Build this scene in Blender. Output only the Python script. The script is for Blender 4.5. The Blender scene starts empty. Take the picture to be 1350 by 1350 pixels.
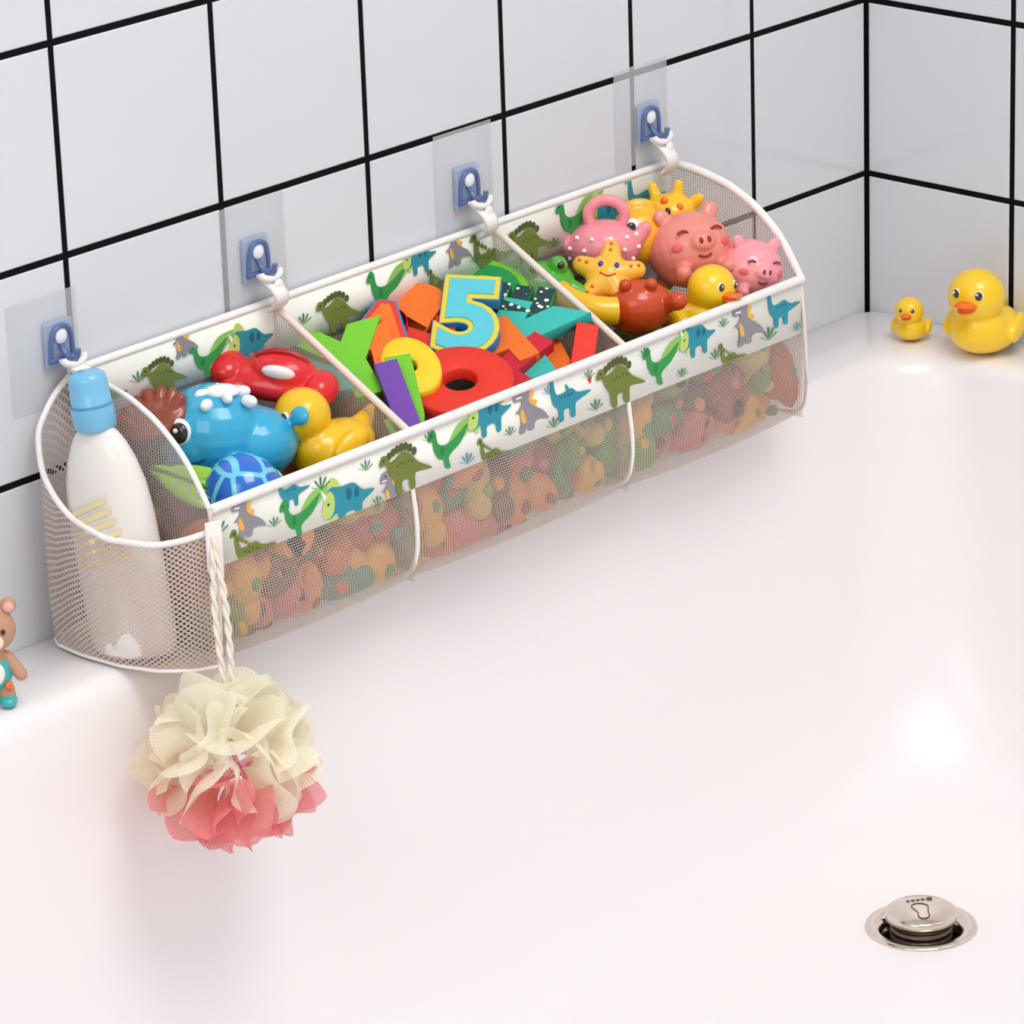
import bpy, bmesh, math, random
import numpy as np
from mathutils import Matrix, Vector, Euler
random.seed(7)
sc=bpy.context.scene
D=bpy.data
YAW=math.radians(-47.96)
# ---------------------------------------------------------------- helpers
def lin(c):
    c=c/255.0
    return c/12.92 if c<=.04045 else ((c+.055)/1.055)**2.4
MATS={}
def mat(name,rgb,rough=.5,metal=0,coat=0,trans=0,alpha=1,spec=.5,sss=0,ior=1.45,noise=0,bump=0,bscale=200,crough=.08):
    if name in MATS: return MATS[name]
    m=D.materials.new(name); m.use_nodes=True; nt=m.node_tree; b=nt.nodes['Principled BSDF']
    col=(lin(rgb[0]),lin(rgb[1]),lin(rgb[2]),1)
    b.inputs['Base Color'].default_value=col
    b.inputs['Roughness'].default_value=rough; b.inputs['Metallic'].default_value=metal
    b.inputs['Coat Weight'].default_value=coat; b.inputs['Coat Roughness'].default_value=crough
    b.inputs['Transmission Weight'].default_value=trans; b.inputs['Alpha'].default_value=alpha
    b.inputs['Specular IOR Level'].default_value=spec; b.inputs['IOR'].default_value=ior
    if sss: 
        b.inputs['Subsurface Weight'].default_value=sss; b.inputs['Subsurface Scale'].default_value=.01
    if noise or bump:
        tc=nt.nodes.new('ShaderNodeTexCoord'); n=nt.nodes.new('ShaderNodeTexNoise'); n.inputs['Scale'].default_value=bscale
        nt.links.new(tc.outputs['Object'],n.inputs['Vector'])
        if noise:
            mx=nt.nodes.new('ShaderNodeMix'); mx.data_type='RGBA'
            mx.inputs[6].default_value=tuple(max(0,v*(1-noise)) for v in col[:3])+(1,)
            mx.inputs[7].default_value=tuple(min(1,v*(1+noise)) for v in col[:3])+(1,)
            nt.links.new(n.outputs['Fac'],mx.inputs[0]); nt.links.new(mx.outputs[2],b.inputs['Base Color'])
        if bump:
            bp=nt.nodes.new('ShaderNodeBump'); bp.inputs['Strength'].default_value=bump; bp.inputs['Distance'].default_value=.001
            nt.links.new(n.outputs['Fac'],bp.inputs['Height']); nt.links.new(bp.outputs[0],b.inputs['Normal'])
    MATS[name]=m; return m
def toymat(name,rgb,rough=.28,**k): return mat(name,rgb,rough,coat=.4,noise=.03,bscale=40,**k)
def meshmat(name,rgb,pitch,duty,diag=False):
    m=D.materials.new(name); m.use_nodes=True; nt=m.node_tree; N=nt.nodes; Lk=nt.links
    b=N['Principled BSDF']; out=N['Material Output']
    b.inputs['Base Color'].default_value=(lin(rgb[0]),lin(rgb[1]),lin(rgb[2]),1); b.inputs['Roughness'].default_value=.7
    uv=N.new('ShaderNodeUVMap'); mp=N.new('ShaderNodeMapping'); Lk.new(uv.outputs[0],mp.inputs[0])
    mp.inputs['Scale'].default_value=(1/pitch,1/pitch,1)
    if diag: mp.inputs['Rotation'].default_value=(0,0,math.radians(45))
    sp=N.new('ShaderNodeSeparateXYZ'); Lk.new(mp.outputs[0],sp.inputs[0])
    o=[]
    for i in (0,1):
        f=N.new('ShaderNodeMath'); f.operation='FRACT'; Lk.new(sp.outputs[i],f.inputs[0])
        l=N.new('ShaderNodeMath'); l.operation='LESS_THAN'; l.inputs[1].default_value=duty; Lk.new(f.outputs[0],l.inputs[0]); o.append(l)
    mx=N.new('ShaderNodeMath'); mx.operation='MAXIMUM'; Lk.new(o[0].outputs[0],mx.inputs[0]); Lk.new(o[1].outputs[0],mx.inputs[1])
    tr=N.new('ShaderNodeBsdfTransparent'); ms=N.new('ShaderNodeMixShader')
    tl=N.new('ShaderNodeBsdfTranslucent'); tl.inputs[0].default_value=b.inputs['Base Color'].default_value
    m2=N.new('ShaderNodeMixShader'); m2.inputs[0].default_value=.35; Lk.new(b.outputs[0],m2.inputs[1]); Lk.new(tl.outputs[0],m2.inputs[2])
    Lk.new(mx.outputs[0],ms.inputs[0]); Lk.new(tr.outputs[0],ms.inputs[1]); Lk.new(m2.outputs[0],ms.inputs[2]); Lk.new(ms.outputs[0],out.inputs[0])
    MATS[name]=m; return m
def link(o,parent=None):
    sc.collection.objects.link(o)
    if parent: o.parent=parent
    return o
def empty(name,loc=(0,0,0),rot=(0,0,0),scale=1):
    e=D.objects.new(name,None); e.location=loc; e.rotation_euler=rot; e.scale=(scale,)*3; e.empty_display_size=.02
    return link(e)
def toy(name,loc,yaw=0,tilt=0,roll=0,scale=1):
    """empty whose local -y faces the room, +x along the tub"""
    e=empty(name,loc,(0,0,0),scale)
    R=Matrix.Rotation(YAW,3,'Z')@Matrix.Rotation(math.radians(tilt),3,'X')@Matrix.Rotation(math.radians(roll),3,'Y')@Matrix.Rotation(math.radians(yaw),3,'Z')
    e.rotation_euler=R.to_euler(); return e
def mesh_obj(name,bm,mats,parent=None,smooth=True):
    me=D.meshes.new(name); bm.normal_update(); bm.to_mesh(me); bm.free()
    for m in (mats if isinstance(mats,(list,tuple)) else [mats]): me.materials.append(m)
    if smooth:
        for p in me.polygons: p.use_smooth=True
    return link(D.objects.new(name,me),parent)
def bake(o):
    dg=bpy.context.evaluated_depsgraph_get(); ev=o.evaluated_get(dg)
    me=D.meshes.new_from_object(ev); 
    n=D.objects.new(o.name,me); par=o.parent; mw=o.matrix_basis.copy(); nm=o.name
    D.objects.remove(o); n.name=nm; n.matrix_basis=mw; link(n,par); return n
def E(bm,loc,s,rot=(0,0,0),seg=24,mi=0):
    if not isinstance(s,(tuple,list)): s=(s,s,s)
    M=Matrix.Translation(loc)@Euler([math.radians(a) for a in rot]).to_matrix().to_4x4()@Matrix.Diagonal((*s,1))
    r=bmesh.ops.create_uvsphere(bm,u_segments=seg,v_segments=seg//2,radius=1,matrix=M)
    if mi:
        for v in r['verts']:
            for f in v.link_faces: f.material_index=mi
def CN(bm,p1,p2,r1,r2,seg=20):
    p1=Vector(p1);p2=Vector(p2); d=p2-p1
    M=Matrix.Translation((p1+p2)/2)@d.to_track_quat('Z','Y').to_matrix().to_4x4()
    bmesh.ops.create_cone(bm,cap_ends=True,segments=seg,radius1=r1,radius2=r2,depth=d.length,matrix=M)
    E(bm,p1,r1,seg=16); E(bm,p2,r2,seg=16)
def ell(name,loc,s,m,parent,rot=(0,0,0)):
    bm=bmesh.new(); E(bm,loc,s,rot); return mesh_obj(name,bm,m,parent)
def fuse(name,fn,m,parent,vox=.0013,it=8):
    bm=bmesh.new(); fn(bm); o=mesh_obj(name,bm,m,parent)
    r=o.modifiers.new('r','REMESH'); r.mode='VOXEL'; r.voxel_size=vox; r.use_smooth_shade=True
    s=o.modifiers.new('s','SMOOTH'); s.factor=.5; s.iterations=it
    return bake(o)
def tube(name,pts,r,m,parent,cyclic=False,res=6):
    cu=D.curves.new(name,'CURVE'); cu.dimensions='3D'; cu.bevel_depth=r; cu.bevel_resolution=3; cu.use_fill_caps=True
    sp=cu.splines.new('NURBS' if len(pts)>2 else 'POLY'); sp.points.add(len(pts)-1)
    for i,p in enumerate(pts): sp.points[i].co=(*p,1)
    if len(pts)>2: sp.order_u=min(4,len(pts)); sp.use_endpoint_u=not cyclic; sp.use_cyclic_u=cyclic; sp.resolution_u=res
    cu.materials.append(m); o=D.objects.new(name,cu); link(o,parent)
    o=bake(o)
    for p in o.data.polygons: p.use_smooth=True
    return o
def surf(name,fn,nu,nv,m,parent,W=1,H=1,thick=0):
    bm=bmesh.new(); uvl=bm.loops.layers.uv.new('UVMap')
    g=[[bm.verts.new(fn(i/nu,j/nv)) for j in range(nv+1)] for i in range(nu+1)]
    for i in range(nu):
        for j in range(nv):
            f=bm.faces.new((g[i][j],g[i+1][j],g[i+1][j+1],g[i][j+1]))
            for l,(a,b) in zip(f.loops,((i,j),(i+1,j),(i+1,j+1),(i,j+1))): l[uvl].uv=(a/nu*W,b/nv*H)
    o=mesh_obj(name,bm,m,parent)
    if thick:
        s=o.modifiers.new('t','SOLIDIFY'); s.thickness=thick; s.offset=0
    return o
def box(name,c,s,m,parent,bev=.002,seg=3,rot=(0,0,0)):
    bm=bmesh.new()
    bmesh.ops.create_cube(bm,size=1,matrix=Matrix.Diagonal((*s,1)))
    bmesh.ops.bevel(bm,geom=bm.edges[:],offset=bev,segments=seg,affect='EDGES',profile=.5)
    bm.transform(Matrix.Translation(c)@Euler([math.radians(a) for a in rot]).to_matrix().to_4x4())
    return mesh_obj(name,bm,m,parent)
def lathe(name,prof,m,parent,seg=64,sx=1,sy=1):
    bm=bmesh.new(); rings=[]
    for r,z in prof:
        if r<1e-6: rings.append([bm.verts.new((0,0,z))])
        else: rings.append([bm.verts.new((r*sx*math.cos(2*math.pi*k/seg),r*sy*math.sin(2*math.pi*k/seg),z)) for k in range(seg)])
    for i in range(len(rings)-1):
        a,b=rings[i],rings[i+1]
        for k in range(seg):
            k2=(k+1)%seg
            if len(a)==1 and len(b)==1: continue
            if len(a)==1: f=bm.faces.new((a[0],b[k2],b[k]))
            elif len(b)==1: f=bm.faces.new((a[k],a[k2],b[0]))
            else: f=bm.faces.new((a[k],a[k2],b[k2],b[k]))
    bmesh.ops.recalc_face_normals(bm,faces=bm.faces[:])
    return mesh_obj(name,bm,m,parent)

# ---------------------------------------------------------------- camera
C=Vector((-2.748270926,-2.117232477,1.1084998))
RT=Matrix(((0.669103,0.279063,-0.688785),(-0.742464,0.210633,-0.635909),(-0.032378,0.936887,0.34813)))
cam=D.cameras.new("camera"); co=link(D.objects.new("camera",cam)); sc.camera=co
cam.sensor_width=36; cam.lens=5602.84/1350*36; cam.clip_start=.05
M4=RT.to_4x4(); M4.translation=C; co.matrix_world=M4

# ---------------------------------------------------------------- room
P=.14944; G=.0026; Z0=.11906; RC=.0009
m_tile=mat("glazed_tile",(219,221,226),.12,coat=.3,noise=.02,bscale=3)
m_grout=mat("black_grout",(8,8,10),.9,spec=.2)
def tiled(name,u0,u1,w0,w1,fn):
    bm=bmesh.new()
    q=[fn(u0,w0,RC),fn(u1,w0,RC),fn(u1,w1,RC),fn(u0,w1,RC)]
    q2=[fn(u0,w0,.06),fn(u1,w0,.06),fn(u1,w1,.06),fn(u0,w1,.06)]
    a=[bm.verts.new(x) for x in q]; b=[bm.verts.new(x) for x in q2]
    fs=[bm.faces.new(a),bm.faces.new(b)]+[bm.faces.new((a[i],a[(i+1)%4],b[(i+1)%4],b[i])) for i in range(4)]
    for f in fs: f.material_index=1
    nu0=math.floor(u0/P)-1; nw0=math.floor((w0-Z0)/P)-1
    i=nu0
    while i*P<u1:
        j=nw0
        while Z0+j*P<w1:
            ua,ub=max(u0,i*P+G),min(u1,(i+1)*P-G); wa,wb=max(w0,Z0+j*P+G),min(w1,Z0+(j+1)*P-G)
            if ub-ua>.004 and wb-wa>.004:
                e=.0008
                o=[(ua,wa),(ub,wa),(ub,wb),(ua,wb)]; n=[(ua+e,wa+e),(ub-e,wa+e),(ub-e,wb-e),(ua+e,wb-e)]
                vb=[bm.verts.new(fn(*x,RC)) for x in o]; vm=[bm.verts.new(fn(*x,.0005)) for x in o]; vt=[bm.verts.new(fn(*x,0)) for x in n]
                bm.faces.new(vt)
                for k in range(4):
                    k2=(k+1)%4; bm.faces.new((vm[k],vm[k2],vt[k2],vt[k])); bm.faces.new((vb[k],vb[k2],vm[k2],vm[k]))
            j+=1
        i+=1
    bmesh.ops.recalc_face_normals(bm,faces=bm.faces[:])
    return mesh_obj(name,bm,[m_tile,m_grout],None,smooth=False)
tiled("wall_back",-2.69,0,-.5,1.35,lambda u,w,d:(u,d,w))
tiled("wall_right",-2.39,.06,-.5,1.35,lambda u,w,d:(d,u,w))
bm=bmesh.new(); bmesh.ops.create_cube(bm,size=1,matrix=Matrix.Translation((-1.3,-1.2,-.53))@Matrix.Diagonal((2.9,2.6,.06,1)))
mesh_obj("floor",bm,mat("floor_stone",(215,212,210),.4,noise=.06,bscale=6),None,False)

# ---------------------------------------------------------------- bathtub
m_tub=mat("white_acrylic",(246,241,241),.34,coat=.3,crough=.2)
def rrect(x0,x1,y0,y1,r,z,n=14,side=10):
    pts=[]
    cs=[((x1-r),(y1-r),0),((x0+r),(y1-r),90),((x0+r),(y0+r),180),((x1-r),(y0+r),270)]
    for ci,(cx,cy,a0) in enumerate(cs):
        for k in range(n+1):
            a=math.radians(a0+90*k/n); pts.append((cx+r*math.cos(a),cy+r*math.sin(a),z))
        nx,ny,na=cs[(ci+1)%4]; e=pts[-1]; an=math.radians(na); s=(nx+r*math.cos(an),ny+r*math.sin(an))
        for k in range(1,side): t=k/side; pts.append((e[0]+(s[0]-e[0])*t,e[1]+(s[1]-e[1])*t,z))
    return pts
ox0,ox1,oy0,oy1=-1.74,-.001,-1.20,-.001
ix0,ix1,iy0,iy1=-1.62,-.055,-1.12,-.082
rings=[rrect(ox0+.03,ox1,oy0+.03,oy1,.02,-.5),rrect(ox0,ox1,oy0,oy1,.02,-.05),rrect(ox0,ox1,oy0,oy1,.02,-.01),rrect(ox0+.003,ox1-.0005,oy0+.003,oy1-.0005,.02,-.003),rrect(ox0+.01,ox1-.002,oy0+.01,oy1-.002,.02,0)]
for ins,z in [(-.006,0),(0,-.0006),(.005,-.003),(.009,-.008),(.012,-.016),(.017,-.05),(.026,-.12),(.038,-.2),(.052,-.26),(.072,-.305),(.10,-.337),(.13,-.352),(.155,-.358),(.175,-.36)]:
    rings.append(rrect(ix0+ins*1.6,ix1-ins,iy0+ins,iy1-ins,.058+max(ins,0)*.9,z))
bm=bmesh.new(); vr=[[bm.verts.new(p) for p in r] for r in rings]; n=len(vr[0])
for a,b in zip(vr,vr[1:]):
    for k in range(n): bm.faces.new((a[k],a[(k+1)%n],b[(k+1)%n],b[k]))
dc=Vector((-.34,-.313,-.36)); hr=.036
last=vr[-1]; hole=[]
for v in last:
    d=Vector((v.co.x-dc.x,v.co.y-dc.y,0)).normalized(); hole.append(bm.verts.new(dc+d*hr))
for k in range(n):
    k2=(k+1)%n; bm.faces.new((last[k],last[k2],hole[k2],hole[k]))
bmesh.ops.recalc_face_normals(bm,faces=bm.faces[:])
tub=mesh_obj("bathtub",bm,m_tub)
# ---------------------------------------------------------------- drain
m_chrome=mat("polished_chrome",(216,206,194),.14,metal=1)
m_dark=mat("drain_thread_metal",(110,98,90),.3,metal=1)  # darker metal for the stopper thread
dr=empty("bathtub_drain",dc)
lathe("flange",[(.028,-.010),(.031,-.003),(.035,.0012),(.041,.0024),(.0435,.0014),(.0440,0),(.036,-.004)],m_chrome,dr)
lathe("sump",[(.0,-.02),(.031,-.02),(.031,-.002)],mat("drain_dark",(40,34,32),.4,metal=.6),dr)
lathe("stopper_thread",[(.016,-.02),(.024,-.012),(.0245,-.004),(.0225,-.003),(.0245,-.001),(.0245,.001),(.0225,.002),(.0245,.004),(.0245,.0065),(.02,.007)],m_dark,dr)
lathe("stopper_cap",[(.018,.006),(.0265,.0065),(.028,.008),(.028,.0125),(.0274,.0142),(.026,.015),(.012,.0156),(0,.0158)],m_chrome,dr)
m_eng=mat("engraved_line",(120,98,84),.4,metal=.5)
fe=toy("footprint_engraving",(0,0,0)); fe.parent=dr; fe.location=(0,0,.0158); fe.scale=(1.5,)*3
foot=[(-.0045,.006),(-.0015,.0075),(.002,.0068),(.0042,.004),(.0035,0),(.0032,-.004),(.004,-.008),(.002,-.0108),(-.0012,-.0108),(-.0026,-.008),(-.0016,-.004),(-.0036,0),(-.0052,.003)]
tube("foot_outline",[(x,y-.001,0) for x,y in foot],.0004,m_eng,fe,cyclic=True)
for i in range(5):
    r=.0009 if i<4 else .0016; cx=-.006+i*.0026+(.0008 if i==4 else 0); cy=.0093+i*.0006
    tube("toe_%d"%(i+1),[(cx+r*math.cos(a*math.pi/4),cy+r*math.sin(a*math.pi/4),-.0002) for a in range(8)],.0003,m_eng,fe,cyclic=True)

# ---------------------------------------------------------------- basket
B=empty("toy_storage_basket")
m_pipe=mat("white_binding",(246,242,238),.65,noise=.03,bscale=300,bump=.2)
m_band=mat("printed_band_cloth",(250,250,240),.6,bump=.15,bscale=400)
mf=meshmat("front_mesh",(216,206,198),.0021,.28)
mp=meshmat("pocket_mesh",(230,214,206),.0036,.38,True)
ms=meshmat("side_mesh",(208,196,188),.0024,.33)
X0,X1=-.906,-.263; XD=[-.710,-.474]; YB=-.006; YF=-.138; ZB=.003
def topz(t): return np.interp(t,[0,.2,.45,.65,.82,.93,1],[.190,.189,.182,.170,.152,.134,.117])
def yy(t): return YB+(YF-YB)*t
prof=[(-.138,.074),(-.1415,.055),(-.143,.035),(-.1415,.018),(-.135,.007),(-.12,.0035),(-.07,.003),(-.03,.003),(YB,.003)]
def fr(u,v):
    x=X0+(X1-X0)*u; i=v*(len(prof)-1); k=min(int(i),len(prof)-2); f=i-k
    y=prof[k][0]*(1-f)+prof[k+1][0]*f; z=prof[k][1]*(1-f)+prof[k+1][1]*f
    segs=[X0,XD[0],XD[1],X1]; bul=0
    for a,b in zip(segs,segs[1:]):
        if a<x<b: bul=max(0,math.sin(math.pi*(x-a)/(b-a)))**.6
    if v<.55: y-=.008*bul*math.sin(math.pi*min(1,v/.55)); y+=.0009*math.sin(x*230+v*9)*math.sin(math.pi*min(1,v/.55))
    if v<.6: z-=.006*bul*math.sin(math.pi*min(1,v/.6))
    return (x,y,z)
surf("front_mesh_panel",fr,180,48,mf,B,X1-X0,.22)
surf("back_mesh_panel",lambda u,v:(X0+(X1-X0)*u,YB,.003+v*.187),2,2,ms,B,X1-X0,.187)
for nm,x in (("left",X0),("right",X1)):
    surf("side_mesh_panel_"+nm,lambda u,v,x=x:(x,yy(u),ZB+(topz(u)-ZB)*v),24,12,ms,B,.135,.18)
for i,x in enumerate(XD):
    surf("divider_%d"%(i+1),lambda u,v,x=x:(x,yy(u),ZB+((.188-.071*u)-ZB)*v),10,10,ms,B,.135,.18)
m_pipe2=mat("beige_binding",(238,222,212),.7)
tube("top_binding_back",[(X0,YB,.1885),(-.7,YB,.1885),(-.5,YB,.190),(X1,YB,.190)],.0030,m_pipe,B)
tube("top_binding_front",[(X0,YF-.001,.1165),(-.7,YF-.001,.1165),(-.5,YF-.001,.1175),(X1,YF-.001,.118)],.0034,m_pipe,B)
for nm,x in (("left",X0),("right",X1)):
    tube("side_binding_"+nm,[(x,yy(t),topz(t)) for t in np.linspace(0,1,12)],.0020 if nm=="left" else .0034,m_pipe,B)
    tube("corner_binding_"+nm,[(x,YF,.117),(x,YF-.004,.074),(x,YF-.005,.035),(x,YF-.003,.012),(x,YF+.006,.005),(x,YF+.02,.004),(x,YB,.004)],.0014,m_pipe2,B)
for i,x in enumerate(XD):
    tube("divider_binding_%d"%(i+1),[(x,YB,.1885),(x,YF,.1175)],.0028,m_pipe2,B)
    tube("divider_seam_%d"%(i+1),[(x+.001,YF-.001,.074),(x,YF-.006,.045),(x-.001,YF-.006,.022),(x-.003,YF+.002,.006),(x-.003,YF+.02,.004)],.0018,m_pipe,B)
surf("front_band",lambda u,v:(X0+(X1-X0)*u,YF-.0005,.0735+v*.043),2,1,m_band,B,1,1,.0012)
surf("back_band",lambda u,v:(X0+(X1-X0)*u,YB-.0015,.150+v*.039),2,1,m_band,B,1,1,.0008)
def pm(n,c): return mat("print_"+n,c,.7)
OL=pm("olive",(118,130,56));OD=pm("olive_dark",(82,94,44));GR=pm("green",(52,156,76));GL=pm("leaf_light",(146,202,98));TE=pm("teal",(44,148,168));TD=pm("teal_dark",(24,108,130));LT=pm("lime",(196,220,116));GY=pm("grey",(146,144,150));ORG=pm("orange",(244,182,80));WH=pm("white",(250,250,246));BK=pm("black",(24,28,26)); DG=pm("leafgreen",(34,130,74))
def circ(x,y,r,ry=None,n=12): 
    ry=ry or r
    return [(x+r*math.cos(2*math.pi*k/n),y+ry*math.sin(2*math.pi*k/n)) for k in range(n)]
def cr(pts,n=4):
    o=[];m=len(pts)
    for i in range(m):
        p0,p1,p2,p3=[Vector(pts[(i+k-1)%m]) for k in range(4)]
        for j in range(n):
            t=j/n; o.append(tuple(.5*((2*p1)+(p2-p0)*t+(2*p0-5*p1+4*p2-p3)*t*t+(3*p1-p0-3*p2+p3)*t**3)))
    return o
brach=cr([(0,.7),(.05,.78),(.14,.76),(.17,.6),(.22,.44),(.35,.42),(.55,.45),(.7,.35),(1,.3),(.72,.22),(.64,.18),(.63,0),(.53,0),(.5,.14),(.38,.14),(.37,0),(.27,0),(.25,.18),(.14,.3),(.09,.5),(.08,.66),(.01,.66)])
steg=cr([(0,.52),(.05,.61),(.14,.6),(.2,.5),(.3,.52),(.45,.58),(.6,.5),(.75,.35),(1,.2),(.75,.22),(.67,.2),(.66,.02),(.56,.02),(.54,.16),(.42,.16),(.41,.02),(.31,.02),(.28,.2),(.2,.32),(.12,.47),(.03,.47)])
trice=cr([(0,.3),(.05,.48),(.15,.6),(.28,.58),(.4,.56),(.6,.55),(.78,.4),(1,.35),(.8,.25),(.75,.2),(.74,0),(.64,0),(.6,.15),(.42,.15),(.4,0),(.3,0),(.27,.2),(.15,.17),(.03,.18)])
trex=cr([(.06,.8),(.15,.95),(.4,.97),(.52,.82),(.5,.6),(.65,.45),(.9,.3),(1.05,.1),(.8,.15),(.65,.12),(.62,0),(.45,0),(.43,.12),(.36,0),(.2,0),(.25,.2),(.22,.4),(.1,.44),(.22,.52),(.28,.66),(.08,.68)])
rapt=cr([(0,.72),(.1,.85),(.2,.78),(.26,.55),(.45,.48),(.7,.55),(1.05,.72),(.85,.42),(.62,.3),(.52,.2),(.56,.02),(.42,.04),(.38,.2),(.25,.26),(.14,.45),(.11,.62),(.02,.64)])
def tuft(c): return [(c,cr([(.5,0),(.5+.5*math.cos(a)-.06,.5*math.sin(a)),(.5+.62*math.cos(a),.62*math.sin(a)),(.5+.5*math.cos(a)+.06,.5*math.sin(a)-.02)],3)) for a in (2.7,2.15,1.57,1.0,.45)]
DN={
'brach':[(OL,brach)]+[(OD,circ(.3+.09*i,.36-.02*(i%2),.022)) for i in range(4)]+[(OL,cr([(.14+.07*i,.62-.06*i+.02*(i>1)),(.2+.07*i,.66-.055*i),(.21+.07*i,.55-.04*i)],2)) for i in range(4)]+[(BK,circ(.08,.72,.018))],
'tbrach':[(TE,brach)]+[(TD,circ(.32+.08*i,.36,.02)) for i in range(4)]+[(BK,circ(.08,.72,.018))],
'steg':[(OD,circ(.2+.078*i,.55+.09*math.sin(math.pi*(i+.7)/7.5)-.018*max(0,i-4)**1.6,.05,.058)) for i in range(7)]+[(OL,steg)]+[(OD,circ(.34+.07*i,.4+.03*(i%2),.017)) for i in range(5)]+[(BK,circ(.08,.55,.016))],
'trice':[(LT,cr([(.12,.18),(.2,.1),(.3,.25),(.36,.45),(.3,.66),(.17,.74),(.1,.6)])),(TE,trice),(LT,cr([(-.02,.3),(.03,.46),(.13,.56),(.22,.45),(.2,.25),(.1,.18),(.0,.2)])),(WH,[(.02,.45),(-.03,.62),(.08,.5)]),(TD,circ(.5,.42,.05,.09)),(TD,circ(.65,.4,.04,.07)),(BK,circ(.1,.38,.02))],
'trex':[(ORG,cr([(.52,.8),(.66,.74),(.58,.62),(.74,.55),(.68,.44),(.86,.38),(.5,.5)],2)),(GY,trex),(ORG,cr([(.27,.5),(.35,.4),(.4,.2),(.3,.2),(.24,.35)])),(BK,circ(.26,.84,.03)),(WH,[(.1,.72),(.16,.76),(.3,.74),(.28,.71)])],
'rapt':[(GL,cr([(.5,.42),(.8,.78),(1.3,.8),(.95,.5),(.62,.3)])),(GR,rapt),(DG,circ(.36,.38,.05,.09)),(BK,circ(.09,.74,.018))],
'leaf':tuft(DG),'leaft':tuft(TE)}
def printd(name,items,L,H,fn):
    mats=[];bm=bmesh.new(); lay=0
    for typ,s,v,w,*r in items:
        for li,(m,poly) in enumerate(DN[typ]):
            if m not in mats: mats.append(m)
            b2=bmesh.new()
            vs=[b2.verts.new((s+(x-.5)*w,v+(y-.38)*w,0)) for x,y in poly]
            f=b2.faces.new(vs); bmesh.ops.triangulate(b2,faces=[f])
            for co_,no in (((0,.0006,0),(0,-1,0)),((0,H-.0006,0),(0,1,0)),((.001,0,0),(-1,0,0)),((L-.001,0,0),(1,0,0))):
                bmesh.ops.bisect_plane(b2,geom=b2.verts[:]+b2.edges[:]+b2.faces[:],plane_co=co_,plane_no=no,clear_outer=True)
            mp_={v_:bm.verts.new(fn(v_.co.x,v_.co.y,.0007+.00008*li+.00001*(lay%5))) for v_ in b2.verts}
            for f in b2.faces:
                try: nf=bm.faces.new([mp_[x] for x in f.verts]); nf.material_index=mats.index(m)
                except ValueError: pass
            b2.free()
        lay+=1
    return mesh_obj(name,bm,mats,B,False)
F=[('trex',.033,.026,.032),('brach',.038,.005,.044),('tbrach',.078,.036,.034),('rapt',.083,.012,.038),('trice',.132,.014,.052),('trex',.176,.005,.028),
('steg',.190,.021,.054),('rapt',.234,.020,.040),('trice',.280,.036,.046),('brach',.284,.003,.038),('trex',.322,.024,.038),('tbrach',.366,.026,.050),
('steg',.424,.022,.056),('rapt',.470,.019,.040),('trice',.515,.032,.042),('trex',.574,.024,.038),('brach',.556,.004,.034),('tbrach',.618,.030,.044),
('leaf',.006,.03,.016),('leaf',.058,.018,.012),('leaf',.105,.033,.016),('leaf',.15,.033,.013),('leaf',.215,.036,.012),('leaft',.254,.008,.014),('leaf',.30,.016,.012),('leaf',.348,.009,.014),('leaf',.395,.01,.015),('leaft',.343,.036,.012),('leaf',.388,.036,.012),('leaf',.452,.036,.012),('leaf',.495,.008,.012),('leaf',.535,.012,.014),('leaf',.545,.035,.012),('leaf',.600,.012,.018),('leaft',.635,.008,.012),('leaf',.16,.003,.012)]
printd("front_dinosaur_print",F,X1-X0,.0415,lambda s,v,d:(X0+s,YF-.0011-d,.0735+v))
Bk=[('steg',.085,.014,.044),('rapt',.128,.013,.036),('trice',.172,.017,.044),('brach',.03,.015,.04),('trex',.105,.032,.026),('leaf',.06,.02,.014),('leaf',.15,.01,.012),
('steg',.262,.016,.048),('rapt',.312,.018,.04),('brach',.375,.008,.036),('trex',.39,.030,.03),('trice',.35,.036,.036),('leaf',.345,.01,.014),('leaf',.29,.008,.012),
('leaf',.225,.02,.014),('brach',.43,.018,.05),('steg',.472,.018,.05),('rapt',.525,.020,.044),('trice',.565,.020,.05),('tbrach',.61,.022,.05),('leaf',.50,.01,.014),('leaf',.545,.03,.012),('leaf',.59,.008,.014),('leaf',.41,.02,.012)]
printd("back_dinosaur_print",Bk,X1-X0,.038,lambda s,v,d:(X0+s,YB-.0022-d,.150+v))
# side pocket
path=[(X0,YB),(-.925,YB-.001),(-.944,YB-.004),(-.953,-.022),(-.956,-.05),(-.953,-.085),(-.942,-.115),(-.925,-.133),(X0,YF-.003)]
cum=[0]
for a,b in zip(path,path[1:]): cum.append(cum[-1]+math.dist(a,b))
def pxy(t):
    s=t*cum[-1]; return float(np.interp(s,cum,[p[0] for p in path])),float(np.interp(s,cum,[p[1] for p in path]))
ptop=lambda t: float(np.interp(t,[0,.10,.2,.26,.34,.45,.6,.8,1],[.186,.176,.156,.138,.118,.105,.097,.096,.102]))
def pk(u,v):
    x,y=pxy(u); z=ZB+(ptop(u)-ZB)*v
    k=1-.09*max(0,1-v*3.2)**2 
    k*=1-.10*max(0,(v-.6)/.4)*max(0,1-u/.3)
    x=X0+(x-X0)*k
    return (x,y,z)
surf("pocket_mesh",pk,80,30,mp,B,cum[-1],.13)
tube("pocket_top_binding",[pk(t,1) for t in np.linspace(0,1,26)],.0022,m_pipe,B)
tube("pocket_bottom_binding",[pk(t,0) for t in np.linspace(0,1,26)],.0014,m_pipe,B)
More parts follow.
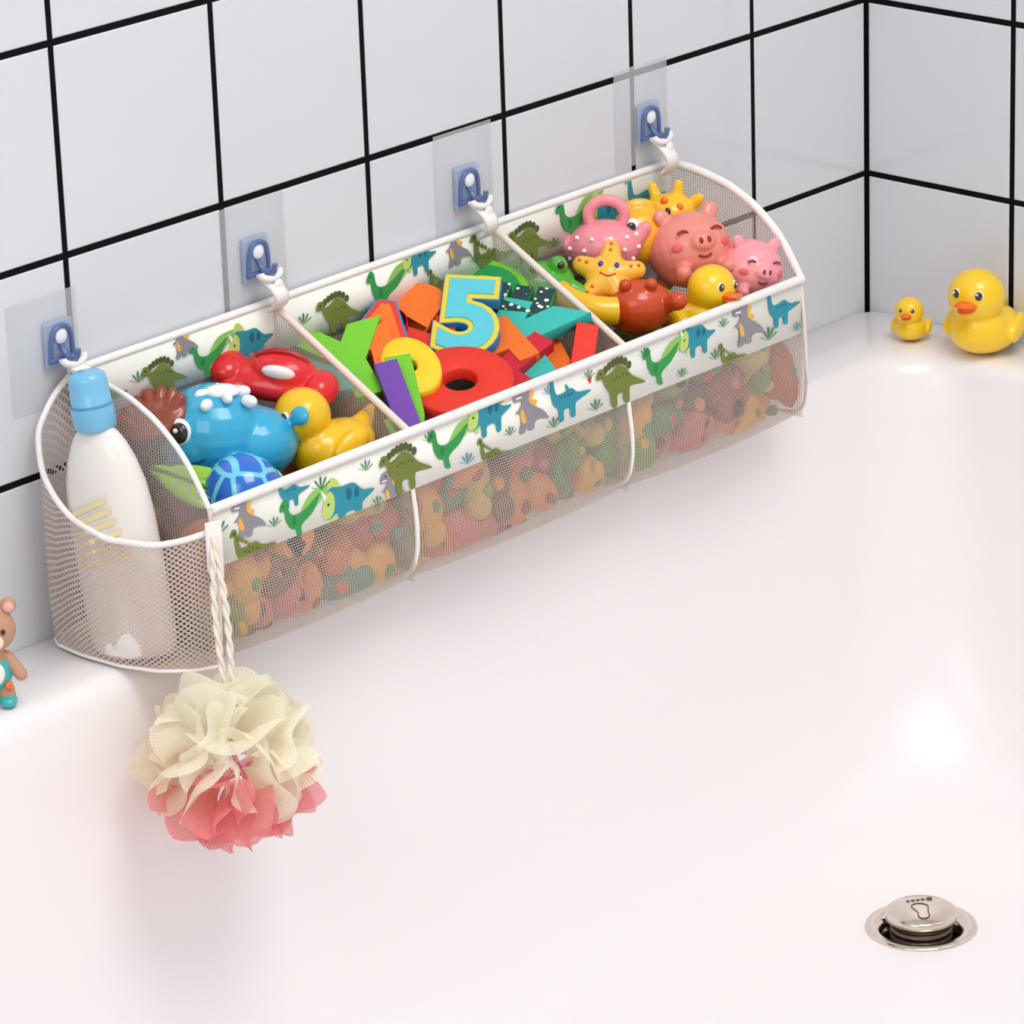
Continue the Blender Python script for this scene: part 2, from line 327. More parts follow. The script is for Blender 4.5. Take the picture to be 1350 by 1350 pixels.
bmx=bmesh.new(); pts=[pk(t,0) for t in np.linspace(0,1,26)]; f=bmx.faces.new([bmx.verts.new(p) for p in pts]); mesh_obj("pocket_base",bmx,m_pipe2,B,False)
box("corner_tab",(X0-.003,YF-.006,.092),(.012,.003,.036),m_pipe,B,.001,2,(0,0,-20))
hx=[-.912,-.7205,-.4965,-.285]; hz=[.206,.219,.220,.222]
for i,(x,z) in enumerate(zip(hx,hz)):
    zb=.189
    surf("hanging_strap_%d"%(i+1),lambda u,v,x=x,z=z:(x-.0065+.013*u+.006*(1-v),-.022*math.sin(math.pi*(.15+.75*v))-.003,zb-.004+(z-zb-.002)*v),4,10,m_pipe,B,1,1,.0024)
    tube("strap_loop_%d"%(i+1),[(x-.009,-.017,z-.003),(x-.009,-.021,z-.009),(x+.009,-.021,z-.009),(x+.010,-.017,z-.003)],.0026,m_pipe,B)
    ell("strap_snap_%d"%(i+1),(x+.004,-.0215,z-.013),(.0045,.002,.0045),m_pipe,B)
# ---------------------------------------------------------------- adhesive hooks
m_pad=mat("clear_adhesive_film",(240,242,246),.15,alpha=.26,coat=.3)
m_blue=mat("clear_blue_plastic",(186,204,236),.12,alpha=.48,coat=.8)
m_blue2=mat("blue_plastic_dark",(92,118,176),.18,alpha=.78,coat=.6)
for i,(x,z) in enumerate(zip([-.923,-.719,-.4965,-.290],[.206,.226,.2295,.235])):
    h=empty("adhesive_hook",(x,0,z))
    box("adhesive_pad",(0,-.0006,0),(.064,.001,.080),m_pad,h,.0004,1)
    hz_=hz[i]-z; hx_=hx[i]-x
    box("hook_plate",(hx_,-.003,hz_+.004),(.026,.004,.034),m_blue,h,.0018,4)
    tube("hook_arch",[(hx_-.010,-.006,hz_-.004),(hx_-.010,-.007,hz_+.012),(hx_-.005,-.007,hz_+.018),(hx_+.005,-.007,hz_+.018),(hx_+.010,-.007,hz_+.012),(hx_+.010,-.006,hz_-.004)],.0017,m_blue2,h)
    tube("hook_prong",[(hx_,-.004,hz_+.008),(hx_,-.008,hz_-.002),(hx_,-.016,hz_-.007),(hx_,-.0225,hz_-.003),(hx_,-.023,hz_+.004)],.0022,m_blue2,h)
    ell("hook_cap",(hx_,-.0065,hz_+.010),(.0055,.002,.0055),mat("white_plastic",(240,244,250),.2,coat=.6),h)
    tube("hook_bar",[(hx_-.012,-.0065,hz_-.006),(hx_+.012,-.0065,hz_-.006)],.002,m_blue2,h)

# ---------------------------------------------------------------- bottle
bt=empty("shampoo_bottle",(-.931,-.083,.008),(math.radians(-8),0,math.radians(8)))
m_bot=mat("bottle_plastic",(238,232,226),.3,coat=.3,sss=.1)
m_cap=mat("blue_cap",(120,190,228),.3,coat=.4)
pr=[(0,0),(.88,0),(.98,.004),(1.02,.012),(1.02,.07),(1,.10),(.93,.122),(.80,.138),(.64,.150),(.50,.157),(.40,.160),(.38,.163),(0,.163)]
lathe("bottle_body",[(r*.0345,z) for r,z in pr],m_bot,bt,sx=.60,sy=1)
lathe("bottle_cap",[(0,.160),(.0132,.160),(.0148,.162),(.0150,.176),(.0148,.178),(.0138,.179),(.0134,.194),(.0124,.198),(.0095,.2),(0,.2005)],m_cap,bt)
lathe("cap_seam",[(.0150,.1765),(.0153,.1775),(.0150,.1785)],mat("cap_seam_blue",(86,150,196),.4),bt)
ml=mat("label_yellow",(242,224,172),.5)
for i in range(6):
    z=.064+i*.0075
    bm=bmesh.new(); a0,a1=math.radians(150),math.radians(224-i*4)
    g=[]
    for k in range(15):
        a=a0+(a1-a0)*k/14; zz=z+.012*(k/14)
        g.append([bm.verts.new((.0358*.60*math.cos(a),.0358*math.sin(a),zz+dz)) for dz in (0,.0042)])
    for k in range(14): bm.faces.new((g[k][0],g[k+1][0],g[k+1][1],g[k][1]))
    mesh_obj("label_stripe_%d"%(i+1),bm,ml,bt)

# ---------------------------------------------------------------- ducks etc
m_yel=toymat("duck_yellow",(253,206,26)); m_yel2=toymat("toy_yellow",(250,196,24)); m_org=toymat("beak_orange",(244,112,24)); m_blk=mat("eye_black",(14,12,12),.1,coat=1); m_wht=mat("toy_white",(250,250,250),.3,coat=.3)
def duck(name,loc,h,yaw=0,tilt=0,roll=0,m=None,head=(0,-.17,.69)):
    e=toy(name,loc,yaw,tilt,roll,h); m=m or m_yel; hx_,hy_,hz_=head
    def fn(bm):
        E(bm,(0,.06,.27),(.38,.46,.27)); E(bm,(0,-.1,.32),(.33,.3,.25)); E(bm,(hx_,hy_,hz_),(.31,.29,.29))
        CN(bm,(0,-.08,.4),(hx_,hy_,hz_-.1),.2,.2); CN(bm,(0,.4,.35),(0,.58,.5),.14,.05)
        E(bm,(.36,.1,.3),(.07,.24,.13),(18,0,6)); E(bm,(-.36,.1,.3),(.07,.24,.13),(18,0,-6))
    fuse("duck_body",fn,m,e,.022,4)
    def bk(bm):
        E(bm,(hx_,hy_-.31,hz_-.03),(.13,.15,.035),(-12,0,0)); E(bm,(hx_,hy_-.29,hz_-.085),(.10,.11,.03),(8,0,0)); E(bm,(hx_,hy_-.25,hz_-.04),(.11,.06,.07))
    fuse("beak",bk,m_org,e,.012,3)
    for s in (-1,1):
        ell("eye_white_%d"%s,(hx_+s*.13,hy_-.238,hz_+.075),(.046,.030,.056),m_wht,e,(0,0,s*25))
        ell("eye_%d"%s,(hx_+s*.13,hy_-.252,hz_+.075),(.040,.026,.050),m_blk,e,(0,0,s*25))
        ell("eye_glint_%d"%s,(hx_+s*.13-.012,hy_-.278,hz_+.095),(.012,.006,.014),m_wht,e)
    return e
duck("rubber_duck",(-.040,-.150,0),.077,-28)
duck("rubber_duck",(-.048,-.083,0),.040,-18)
# bear figure
be=toy("teddy_bear_figurine",(-1.043,-.062,0),12)
mb=mat("bear_brown",(196,150,120),.5,sss=.05); mbl=mat("bear_cream",(244,226,206),.5); mtl=toymat("bear_teal",(64,178,180))
def bf(bm):
    E(bm,(0,0,.054),(.0185,.016,.016)); E(bm,(-.014,.001,.070),(.006,.004,.006)); E(bm,(.014,.001,.070),(.006,.004,.006)); CN(bm,(0,0,.03),(0,0,.045),.01,.009)
    CN(bm,(-.011,0,.033),(-.018,-.006,.02),.005,.0045); CN(bm,(.011,0,.033),(.019,-.006,.022),.005,.0045)
    CN(bm,(-.008,-.002,.012),(-.009,-.004,.005),.006,.006); CN(bm,(.008,-.002,.012),(.009,-.004,.005),.006,.006)
fuse("bear_body",bf,mb,be,.0009,4)
def bo(bm): E(bm,(0,0,.024),(.0145,.0125,.015))
fuse("outfit",bo,mtl,be,.0009,2)
ell("bib",(0,-.0105,.026),(.008,.004,.009),mat("bib_white",(248,244,236),.5),be)
ell("muzzle",(0,-.0145,.050),(.0085,.005,.0065),mbl,be); ell("nose",(0,-.0195,.0525),(.0028,.0015,.002),m_blk,be)
for s in (-1,1):
    ell("eye_%d"%s,(s*.0085,-.0145,.057),(.0016,.001,.0022),m_blk,be); ell("inner_ear_%d"%s,(s*.014,-.003,.070),(.0038,.002,.0038),mat("ear_pink",(240,180,170),.5),be)
    ell("shoe_%d"%s,(s*.009,-.006,.0045),(.0065,.009,.0045),mtl,be); ell("patch_%d"%s,(s*.010,-.009,.016),(.003,.002,.003),m_org,be)

# ---------------------------------------------------------------- toys: left bin
wb=toymat("whale_blue",(50,172,212)); wd=toymat("whale_blue_dark",(24,100,160))
w=toy("toy_whale",(-.803,-.049,.124),0,-4,0,1.08)
def wf(bm):
    E(bm,(-.008,0,0),(.036,.035,.033)); E(bm,(.020,.002,-.008),(.027,.029,.024)); E(bm,(-.018,-.012,-.004),(.024,.022,.026))
    CN(bm,(.034,.004,-.008),(.046,.008,.002),.014,.007)
    E(bm,(.048,.0,.010),(.005,.012,.007),(0,30,30)); E(bm,(.048,.014,.010),(.005,.011,.007),(0,30,-30)); E(bm,(.012,-.032,-.014),(.011,.006,.007),(0,20,0))
fuse("whale_body",wf,wb,w,.0012,6)
def ws(bm):
    E(bm,(0,-.008,.030),(.012,.011,.0045))
    for k in range(8):
        a=k*math.pi/4+.3; r=.013+.007*(k%2); E(bm,(r*math.cos(a),-.008+r*.9*math.sin(a),.0285-.0035*(k%2)),(.0060,.0036,.0042),(0,0,math.degrees(a)))
fuse("spout_splash",ws,m_wht,w,.0007,3)
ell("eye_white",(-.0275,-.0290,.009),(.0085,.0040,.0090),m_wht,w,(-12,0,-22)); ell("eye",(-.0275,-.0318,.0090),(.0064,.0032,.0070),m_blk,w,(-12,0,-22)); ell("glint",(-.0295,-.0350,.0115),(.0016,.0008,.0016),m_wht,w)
tube("smile",[(-.041,-.018,-.010),(-.034,-.0305,-.014),(-.02,-.0345,-.012),(-.012,-.0345,-.008)],.0008,wd,w)
rd=toymat("toy_red",(224,28,34)); rdd=toymat("toy_red_dark",(170,18,24))
c=toy("toy_car",(-.742,-.037,.144),-12,10,6,1.12)
def cf(bm):
    E(bm,(0,0,0),(.040,.019,.012)); E(bm,(.006,0,.008),(.022,.016,.013)); E(bm,(-.03,0,.004),(.013,.016,.010)); E(bm,(.032,-.004,.002),(.012,.015,.011))
    for sx in (-.022,.022):
        for sy in (-.016,.016): E(bm,(sx,sy,-.007),(.0105,.006,.0105))
fuse("car_body",cf,rd,c,.001,5)
ell("windshield",(.006,-.0125,.013),(.011,.004,.0055),mat("car_white",(244,240,240),.3),c,(25,0,0))
ell("headlight",(-.041,-.006,.004),(.003,.004,.004),m_wht,c)
for i,(sx,sy) in enumerate(((-.022,-.0225),(.022,-.0225))): ell("hub_%d"%i,(sx,sy,-.007),(.005,.0015,.005),rdd,c)
tube("roof_bar",[(-.012,.0,.016),(.0,.0,.024),(.012,0,.024),(.022,.0,.016)],.002,rdd,c)
duck("rubber_duck",(-.738,-.092,.084),.070,-60,-6,-14,m_yel2)
b=toy("toy_ball",(-.834,-.096,.097))
mba=D.materials.new("ball_pattern"); mba.use_nodes=True; nt=mba.node_tree; bs=nt.nodes['Principled BSDF']; bs.inputs['Roughness'].default_value=.2; bs.inputs['Coat Weight'].default_value=.6
tc=nt.nodes.new('ShaderNodeTexCoord'); vo=nt.nodes.new('ShaderNodeTexVoronoi'); vo.feature='DISTANCE_TO_EDGE'; vo.inputs['Scale'].default_value=42
rp=nt.nodes.new('ShaderNodeValToRGB'); rp.color_ramp.elements[0].position=.06; rp.color_ramp.elements[0].color=(lin(120),lin(214),lin(240),1); rp.color_ramp.elements[1].position=.09; rp.color_ramp.elements[1].color=(lin(26),lin(110),lin(214),1)
nt.links.new(tc.outputs['Object'],vo.inputs['Vector']); nt.links.new(vo.outputs['Distance'],rp.inputs[0]); nt.links.new(rp.outputs[0],bs.inputs['Base Color'])
ell("ball_shell",(0,0,0),.029,mba,b)
tube("ball_seam",[(.0289*math.cos(a*math.pi/8),.0289*math.sin(a*math.pi/8)*.94,.008+.0289*math.sin(a*math.pi/8)*.2) for a in range(16)],.0009,mat("ball_cyan",(150,226,244),.3),b,cyclic=True)
s=toy("toy_shell",(-.848,-.024,.143),10,35,-15,1.1)
def shf(bm):
    E(bm,(0,0,0),(.024,.019,.007))
    for k in range(-3,4): CN(bm,(0,-.016,.002),(.022*math.sin(k*.42),.018*math.cos(k*.42)-.002,.004),.0022,.0038)
fuse("shell_ridges",shf,toymat("toy_brown",(150,66,44)),s,.0009,2)
l=toy("toy_leaf",(-.864,-.068,.110),-25,40)
def lf(bm): E(bm,(0,0,0),(.026,.008,.003)); E(bm,(.008,.009,.001),(.022,.006,.003),(0,0,14)); E(bm,(.004,-.009,.001),(.022,.006,.003),(0,0,-14))
fuse("leaf_blades",lf,toymat("toy_lime",(150,206,40)),l,.0008,2)
tube("leaf_vein",[(-.024,0,.003),(0,0,.0042),(.024,0,.003)],.0012,toymat("toy_green",(30,150,60)),l)

# ---------------------------------------------------------------- foam letters: middle bin
def foamm(n,c): return mat("foam_"+n,c,.55,noise=.05,bscale=150,bump=.15)
fR=foamm("red",(232,52,34));fO=foamm("orange",(246,116,34));fY=foamm("yellow",(252,210,40));fG=foamm("green",(120,204,44));fDG=foamm("darkgreen",(30,150,80));fT=foamm("teal",(58,190,178));fB=foamm("blue",(36,140,200));fP=foamm("purple",(116,70,170));fCR=foamm("crimson",(206,28,52));fGold=foamm("gold",(230,208,64));fC=foamm("cyan",(90,200,214))
def foam(name,ch,loc,size,yaw,tilt,layers,roll=0):
    e=toy(name,loc,yaw,tilt,roll)
    for i,(m,off,z,th) in enumerate(layers):
        cu=D.curves.new("t",'FONT'); cu.body=ch; cu.size=size; cu.align_x='CENTER'; cu.align_y='CENTER'; cu.extrude=th/2; cu.offset=off; cu.bevel_depth=.0005; cu.bevel_resolution=2; cu.resolution_u=6
        cu.materials.append(m); o=D.objects.new("glyph_layer_%d"%(i+1),cu); o.location=(0,0,z); link(o,e); bake(o)
    return e
def one(m,th=.010,off=.0035): return [(m,off,0,th)]
foam("foam_number","5",(-.562,-.061,.144),.092,-6,32,[(fB,.0070,0,.010),(fGold,.0064,.0050,.0012),(fC,.0025,.0061,.0012)])
foam("foam_letter","Y",(-.666,-.042,.133),.080,24,30,one(fG,.010,.0065),8)
foam("foam_letter","A",(-.624,-.030,.143),.068,-10,34,[(fB,.0066,0,.007),(fR,.0048,.004,.0018),(fO,.0012,.0052,.001)])
foam("foam_letter","S",(-.580,-.020,.146),.064,-30,30,one(fO,.009,.006))
foam("foam_letter","B",(-.608,-.012,.147),.056,30,30,one(fCR,.009,.005))
foam("foam_letter","Q",(-.506,-.024,.141),.080,15,26,[(fG,.0070,0,.009),(fDG,.001,.005,.001)])
foam("foam_letter","K",(-.530,-.088,.122),.092,-20,28,[(fT,.0062,0,.010)],-4)
m_pat=D.materials.new("foam_pattern"); m_pat.use_nodes=True; nt=m_pat.node_tree; bs=nt.nodes['Principled BSDF']; bs.inputs['Roughness'].default_value=.55
tc=nt.nodes.new('ShaderNodeTexCoord'); vo=nt.nodes.new('ShaderNodeTexVoronoi'); vo.inputs['Scale'].default_value=170; rp=nt.nodes.new('ShaderNodeValToRGB'); rp.color_ramp.interpolation='CONSTANT'
rp.color_ramp.elements[0].color=(.85,.9,.8,1); rp.color_ramp.elements[1].position=.3; rp.color_ramp.elements[1].color=(lin(20),lin(60),lin(60),1)
nt.links.new(tc.outputs['Object'],vo.inputs['Vector']); nt.links.new(vo.outputs['Distance'],rp.inputs[0]); nt.links.new(rp.outputs[0],bs.inputs['Base Color'])
foam("foam_letter","E",(-.500,-.060,.143),.058,75,22,[(fDG,.004,0,.008),(m_pat,.0035,.0042,.001)])
foam("foam_letter","L",(-.553,-.108,.116),.068,-42,24,one(fCR,.009,.0055))
foam("foam_letter","I",(-.504,-.122,.114),.060,-8,35,one(fR,.010,.005),10)
foam("foam_letter","J",(-.655,-.084,.120),.072,10,30,[(fG,.0055,0,.008)])
foam("foam_letter","I",(-.670,-.092,.118),.084,16,32,[(fP,.004,0,.010)])
foam("foam_letter","X",(-.590,-.058,.128),.066,25,30,one(fR,.009,.005))
foam("foam_number","7",(-.645,-.054,.134),.066,35,30,one(fO,.009,.005))
foam("foam_letter","T",(-.562,-.078,.124),.068,-60,24,one(fO,.009,.005))
foam("foam_letter","C",(-.690,-.030,.128),.054,-70,24,one(fT,.009,.005))
foam("foam_letter","V",(-.520,-.108,.105),.062,40,20,one(fO,.009,.005))
foam("foam_letter","N",(-.648,-.024,.112),.060,50,10,one(fO,.009,.005))
def ringy(name,loc,ro,ri,th,m,yaw,tilt,roll=0,sx=1):
    e=toy(name,loc,yaw,tilt,roll); h=th/2;b=.0015
    lathe("ring",[(ri,-h+b),(ri+b,-h),(ro-b,-h),(ro,-h+b),(ro,h-b),(ro-b,h),(ri+b,h),(ri,h-b),(ri,-h+b)],m,e,seg=48,sx=sx)
    return e
ringy("foam_letter",(-.614,-.100,.118),.0395,.0125,.012,fR,0,20,0)
ringy("foam_number",(-.636,-.072,.131),.029,.006,.010,fY,25,30,0,.72)
ringy("foam_letter",(-.492,-.034,.128),.032,.012,.009,fDG,0,20)
# ---------------------------------------------------------------- right bin
pk1=toymat("toy_pink",(246,148,160)); pkk=toymat("toy_pig_pink",(240,144,130)); pk2=toymat("toy_light_pink",(250,160,168))
k=toy("toy_teapot",(-.367,-.026,.150),0,-4,0,1.1)
def kf(bm): E(bm,(0,0,0),(.027,.023,.019)); CN(bm,(-.02,0,.0),(-.032,0,.004),.010,.006); E(bm,(0,0,-.010),(.024,.021,.012)); CN(bm,(.02,0,.002),(.029,0,.012),.008,.005)
fuse("teapot_body",kf,pk1,k,.0011,4)
tube("handle",[(-.008,0,.014),(-.013,0,.022),(-.008,0,.031),(.002,0,.034),(.012,0,.031),(.017,0,.022),(.012,0,.013)],.0042,pk1,k)
for i in range(15):
    a=math.radians(196+i*10.5); zz=(-.007,.001,.009)[i%3]; rr=math.sqrt(1-(zz/.019)**2)
    ell("dot_%d"%i,(.0272*rr*math.cos(a),.0232*rr*math.sin(a),zz),.0017,m_wht,k)
g=toy("toy_giraffe",(-.298,-.034,.160),-25,-8,-10,1.08)
def gf(bm):
    E(bm,(0,0,0),(.021,.018,.016)); E(bm,(-.006,-.014,-.004),(.012,.012,.009)); CN(bm,(-.008,.002,.01),(-.010,.003,.022),.005,.0035); CN(bm,(.008,.002,.01),(.011,.003,.021),.005,.0035)
    E(bm,(-.02,.003,.007),(.009,.004,.005),(0,30,0)); E(bm,(.021,.003,.006),(.009,.004,.005),(0,-30,0)); CN(bm,(.006,.006,-.01),(.01,.01,-.04),.014,.017)
fuse("giraffe_body",gf,m_yel2,g,.001,4)
for i,p in enumerate([(.014,-.010,.006),(.004,-.012,.0125),(.012,-.004,-.03),(-.002,-.009,-.028)]): ell("spot_%d"%i,p,(.003,.0022,.003),m_org,g)
for s_ in (-1,1): ell("eye_%d"%s_,(-.002+s_*.009,-.0158,.005),(.0022,.0015,.003),m_blk,g)
f=toy("toy_fish",(-.336,-.036,.152),10,-10,0,1.15)
def ff(bm): E(bm,(0,0,0),(.022,.016,.020)); CN(bm,(.02,0,0),(.030,0,.006),.008,.010); E(bm,(0,0,.019),(.012,.004,.007))
fuse("fish_body",ff,toymat("toy_gold",(248,186,34)),f,.0011,4)
ell("eye_white",(-.008,-.0135,.008),(.006,.0035,.006),m_wht,f); ell("eye",(-.009,-.0165,.008),(.0034,.002,.0037),m_blk,f); ell("lips",(-.021,-.006,-.002),(.004,.005,.003),m_org,f)
def pig(name,loc,r,m,yaw,tilt,roll=0):
    e=toy(name,loc,yaw,tilt,roll,r)
    def fn(bm):
        E(bm,(0,.1,0),(1,1.0,.9)); E(bm,(0,-.88,.02),(.3,.16,.22)); E(bm,(-.6,-.15,.80),(.2,.12,.24),(0,-35,0)); E(bm,(.6,-.15,.80),(.2,.12,.24),(0,35,0))
        for sx in (-.55,.55): E(bm,(sx,-.65,-.62),(.2,.26,.2)); E(bm,(sx,.7,-.6),(.22,.22,.22))
        CN(bm,(0,1.0,.2),(.1,1.25,.35),.08,.05)
    fuse("pig_body",fn,m,e,.045,4)
    md=mat("pig_dark",(150,40,44),.4)
    for s_ in (-1,1):
        ell("nostril_%d"%s_,(s_*.1,-1.03,.03),(.05,.03,.08),md,e)
        tube("eye_%d"%s_,[(s_*.42-.14,-.79,.27),(s_*.42,-.81,.39),(s_*.42+.14,-.77 if s_<0 else -.73,.27)],.032,md,e)
        ell("cheek_%d"%s_,(s_*.6,-.70,-.02),(.14,.04,.1),mat("cheek_rose",(240,104,104),.5),e,(0,0,s_*35))
    tube("mouth",[(-.16,-.83,-.28),(0,-.83,-.40),(.16,-.83,-.28)],.03,md,e)
    return e
pig("toy_pig",(-.316,-.071,.143),.0335,pkk,18,-24,-10)
pig("toy_pig",(-.290,-.110,.127),.0262,pk2,25,-12,8)
duck("rubber_duck",(-.350,-.103,.083),.064,48,-4,6,m_yel)
st=toy("toy_starfish",(-.402,-.060,.141),-8,46)
def sf(bm):
    E(bm,(0,0,0),(.018,.018,.010))
    for k_ in range(5):
        a=math.pi/2+k_*2*math.pi/5; CN(bm,(0,0,0),(.0225*math.cos(a),.0225*math.sin(a),0),.012,.0072)
fuse("starfish_body",sf,toymat("toy_star_yellow",(252,192,60)),st,.0009,5)
for k_ in range(5):
    a=math.pi/2+k_*2*math.pi/5
    for j in (0,1): ell("bump_%d_%d"%(k_,j),((.018+.006*j)*math.cos(a),(.018+.006*j)*math.sin(a),.0086-.0012*j),.0014,m_org,st)
for s_ in (-1,1): ell("eye_%d"%s_,(s_*.0062,.004,.0102),(.0020,.0026,.0014),mat("eye_blue",(40,60,160),.2),st)
tube("smile",[(-.006,-.003,.0102),(0,-.008,.0104),(.006,-.003,.0102)],.0008,mat("smile_red",(210,60,40),.4),st)
o_=toy("toy_crab",(-.394,-.083,.118),0,-5,0,1.25)
def crf(bm):
    E(bm,(0,0,0),(.022,.018,.017))
    for sx in (-1,1): CN(bm,(sx*.016,-.006,.002),(sx*.024,-.014,.006),.005,.006); E(bm,(sx*.008,-.01,.016),.004)
fuse("crab_body",crf,toymat("toy_dark_orange",(206,72,26)),o_,.001,3)
gq=toy("toy_frog",(-.440,-.024,.138),20,0,0,1.25)
def gqf(bm):
    E(bm,(0,0,0),(.022,.018,.013)); E(bm,(-.009,-.008,.012),.006); E(bm,(.009,-.008,.012),.006)
    for sx in (-1,1): CN(bm,(sx*.016,-.008,-.003),(sx*.024,-.016,-.006),.006,.004)
fuse("frog_body",gqf,toymat("toy_frog_green",(70,180,50)),gq,.001,3)
for s_ in (-1,1): ell("eye_%d"%s_,(s_*.009,-.0132,.0135),(.0025,.002,.0025),m_blk,gq)
y_=toy("toy_banana",(-.436,-.062,.128),-35,20)
tube("banana_body",[(-.028,.006,.0),(-.018,-.004,.002),(0,-.008,.003),(.018,-.004,.002),(.028,.006,0)],.0110,m_yel2,y_)

# ---------------------------------------------------------------- buried pile (seen through the mesh)
pcol=[(122,150,40),(210,110,40),(150,70,40),(236,170,40),(50,130,84),(206,110,100),(84,140,50),(190,80,36),(120,74,50),(206,180,80),(70,140,120),(226,140,60)]
pm_=[mat("pile_%d"%i,c,.4,noise=.1,bscale=60) for i,c in enumerate(pcol)]
tb=bmesh.new(); bmesh.ops.create_uvsphere(tb,u_segments=18,v_segments=10,radius=1); tv=np.array([v.co[:] for v in tb.verts]); tf=[[v.index for v in f.verts] for f in tb.faces]; tb.free()
PV=[];PF=[];PM=[]
def addE(c,s,R,mi):
    o=len(PV); p=(tv*np.array(s))@np.array(R).T+np.array(c)
    zlow=np.clip((.022-p[:,2])/.016,0,1)
    p[:,1]=np.clip(p[:,1],-.1375+.009*zlow,-.010); p[:,2]=np.maximum(p[:,2],.008); p[:,0]=np.clip(p[:,0],addE.xa,addE.xb)
    PV.extend(p.tolist()); PF.extend([[i+o for i in f] for f in tf]); PM.extend([mi]*len(tf))
I3=np.eye(3)
for (xa,xb) in ((X0+.004,XD[0]-.004),(XD[0]+.004,XD[1]-.004),(XD[1]+.004,X1-.004)):
    addE.xa=xa;addE.xb=xb
    nx=8
    for row in range(3):
        for k in range(nx):
            for dep in (0,1):
                x=xa+(xb-xa)*(k+.5+(row%2-.5)*.5)/nx+random.uniform(-.005,.005); z=.020+.026*row+random.uniform(-.006,.006)
                y=-.112+random.uniform(-.006,.006) if dep==0 else -.062+random.uniform(-.015,.015)
                mi=(int(k/2)*5+row*3+dep*2+random.choice((0,0,1)))%len(pm_)
                r=random.uniform(.017,.023); R_=Euler([random.uniform(0,3.1) for _ in range(3)]).to_matrix()
                addE((x,y,z),(r*1.2,r*.85,r*.85),R_,mi)
                o2=Vector((x,y,z))+R_@Vector((r*1.0,0,r*.5)); addE(o2,(r*.62,)*3,I3,mi)
                o3=Vector((x,y,z))+R_@Vector((-r*.8,0,r*.3)); addE(o3,(r*.7,r*.35,r*.3),R_,mi)
                if dep==0: addE((x+random.uniform(-.008,.008),y-.016,z+random.uniform(-.008,.008)),(.006,.004,.005),R_,(mi+3)%len(pm_))
me=D.meshes.new("toy_pile"); me.from_pydata(PV,[],PF)
for m in pm_: me.materials.append(m)
me.polygons.foreach_set("material_index",PM); me.polygons.foreach_set("use_smooth",[True]*len(PF)); me.update()
link(D.objects.new("toy_pile",me))

# ---------------------------------------------------------------- bath pouf
m_cr=mat("pouf_cream",(254,250,230),.8); m_pk=mat("pouf_pink",(248,154,154),.8); m_bg=mat("pouf_beige",(246,230,206),.8)
for m in (m_cr,m_pk,m_bg):
    nt=m.node_tree; b_=nt.nodes['Principled BSDF']; out=nt.nodes['Material Output']
    tl=nt.nodes.new('ShaderNodeBsdfTranslucent'); tl.inputs[0].default_value=b_.inputs['Base Color'].default_value
    mx=nt.nodes.new('ShaderNodeMixShader'); mx.inputs[0].default_value=.4; nt.links.new(b_.outputs[0],mx.inputs[1]); nt.links.new(tl.outputs[0],mx.inputs[2])
    uv=nt.nodes.new('ShaderNodeUVMap'); sp=nt.nodes.new('ShaderNodeSeparateXYZ'); nt.links.new(uv.outputs[0],sp.inputs[0]); oo=[]
    for i in (0,1):
        a=nt.nodes.new('ShaderNodeMath'); a.operation='MULTIPLY'; a.inputs[1].default_value=44; nt.links.new(sp.outputs[i],a.inputs[0])
        f_=nt.nodes.new('ShaderNodeMath'); f_.operation='FRACT'; nt.links.new(a.outputs[0],f_.inputs[0])
        l_=nt.nodes.new('ShaderNodeMath'); l_.operation='LESS_THAN'; l_.inputs[1].default_value=.52; nt.links.new(f_.outputs[0],l_.inputs[0]); oo.append(l_)
    mm=nt.nodes.new('ShaderNodeMath'); mm.operation='MAXIMUM'; nt.links.new(oo[0].outputs[0],mm.inputs[0]); nt.links.new(oo[1].outputs[0],mm.inputs[1])
    tr=nt.nodes.new('ShaderNodeBsdfTransparent'); m3=nt.nodes.new('ShaderNodeMixShader'); nt.links.new(mm.outputs[0],m3.inputs[0]); nt.links.new(tr.outputs[0],m3.inputs[1]); nt.links.new(mx.outputs[0],m3.inputs[2]); nt.links.new(m3.outputs[0],out.inputs[0])
random.seed(21)
pf=empty("bath_pouf",(-.928,-.170,-.053))
bm=bmesh.new(); uvl=bm.loops.layers.uv.new('UVMap')
R=.066; NP=60
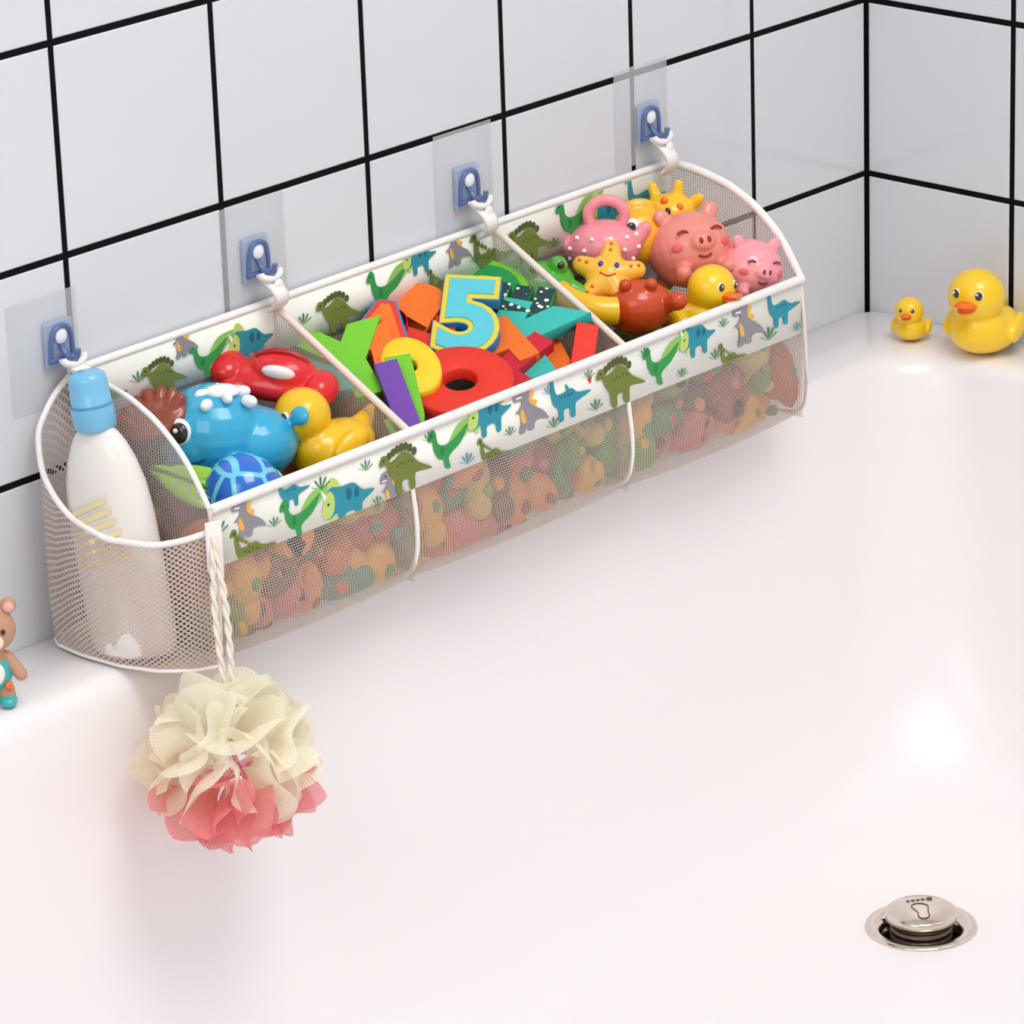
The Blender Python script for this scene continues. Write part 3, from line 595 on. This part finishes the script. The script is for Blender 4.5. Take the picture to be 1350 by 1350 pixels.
for i in range(NP):
    zc=1-2*(i+.5)/NP; ph=i*2.39996; rr=math.sqrt(1-zc*zc)
    d=Vector((rr*math.cos(ph),rr*math.sin(ph),zc)); t1=d.cross(Vector((random.uniform(-1,1),random.uniform(-1,1),random.uniform(-1,1)))).normalized(); t2=d.cross(t1)
    right=Vector((.669,-.742,0)); side=d.dot(right)
    mi=0
    if d.z<-.12-.22*max(side,-.3): mi=1
    if side<-.74 and d.z<.3: mi=2
    fr_=random.uniform(2.8,4.8); p0=random.uniform(0,6.28); amp=random.uniform(.15,.24); rad=R*random.uniform(.88,1.05); wdt=random.uniform(.75,1.0) if mi!=1 else random.uniform(.6,.8)
    nu,nv=30,9; g=[]
    for a in range(nu+1):
        u=-1+2*a/nu; row=[]
        for b_ in range(nv+1):
            v=b_/nv; rr_=rad*(.25+.75*v**.8)*(1-.10*u*u)
            p=d+t1*(u*wdt*v)+t2*(amp*math.sin(fr_*u+p0)*v+.28*v*v*math.cos(2*u))
            p=p.normalized()*rr_*(1-.06*math.cos(fr_*2*u+p0)*v-.10*max(0,v-.8)*5*abs(math.sin(fr_*u+p0)))
            row.append(bm.verts.new(p))
        g.append(row)
    for a in range(nu):
        for b_ in range(nv):
            f_=bm.faces.new((g[a][b_],g[a+1][b_],g[a+1][b_+1],g[a][b_+1])); f_.material_index=mi
            for l_,(c_,d_) in zip(f_.loops,((a,b_),(a+1,b_),(a+1,b_+1),(a,b_+1))): l_[uvl].uv=(c_/nu*1.6,d_/nv)
mesh_obj("ruffled_netting",bm,[m_cr,m_pk,m_bg],pf)
m_rope=mat("cotton_rope",(240,230,216),.85,noise=.08,bscale=500,bump=.4)
top=Vector((.018,.025,.153)); bot=Vector((.004,.006,.045))
for j in range(2):
  for s_ in (0,1):
    pts=[]
    for k_ in range(40):
        t=k_/39; base=top.lerp(bot,t)+Vector((.669,-.742,0))*(.006*(j-.5)*math.sin(math.pi*min(1,t*1.15))+.006*t*t*(1 if j else -.3)); a=t*26+s_*math.pi
        pts.append(base+Vector((math.cos(a)*.0013,math.sin(a)*.0013,0)))
    tube("rope_strand_%d_%d"%(j+1,s_+1),pts,.0015,m_rope,pf,res=3)

# ---------------------------------------------------------------- lights
w=D.worlds.new("world"); sc.world=w; w.use_nodes=True
w.node_tree.nodes['Background'].inputs[0].default_value=(.985,.985,1,1); w.node_tree.nodes['Background'].inputs[1].default_value=.68
def area(name,loc,target,size,power,col=(1,1,1)):
    l=D.lights.new(name,'AREA'); l.shape='SQUARE'; l.size=size; l.energy=power; l.color=col
    o=link(D.objects.new(name,l)); o.location=loc; o.rotation_euler=(Vector(target)-Vector(loc)).to_track_quat('-Z','Y').to_euler()
area("ceiling_softbox",(-.9,-1.3,2.3),(-.6,-.3,0),1.1,29,(1,.985,.965))
area("side_fill",(-2.6,-.9,1.5),(-.6,-.2,0),1.0,8)  # added soft fill lamp from the left; no window there
sc.view_settings.view_transform='Standard'; sc.view_settings.look='None'; sc.view_settings.exposure=0
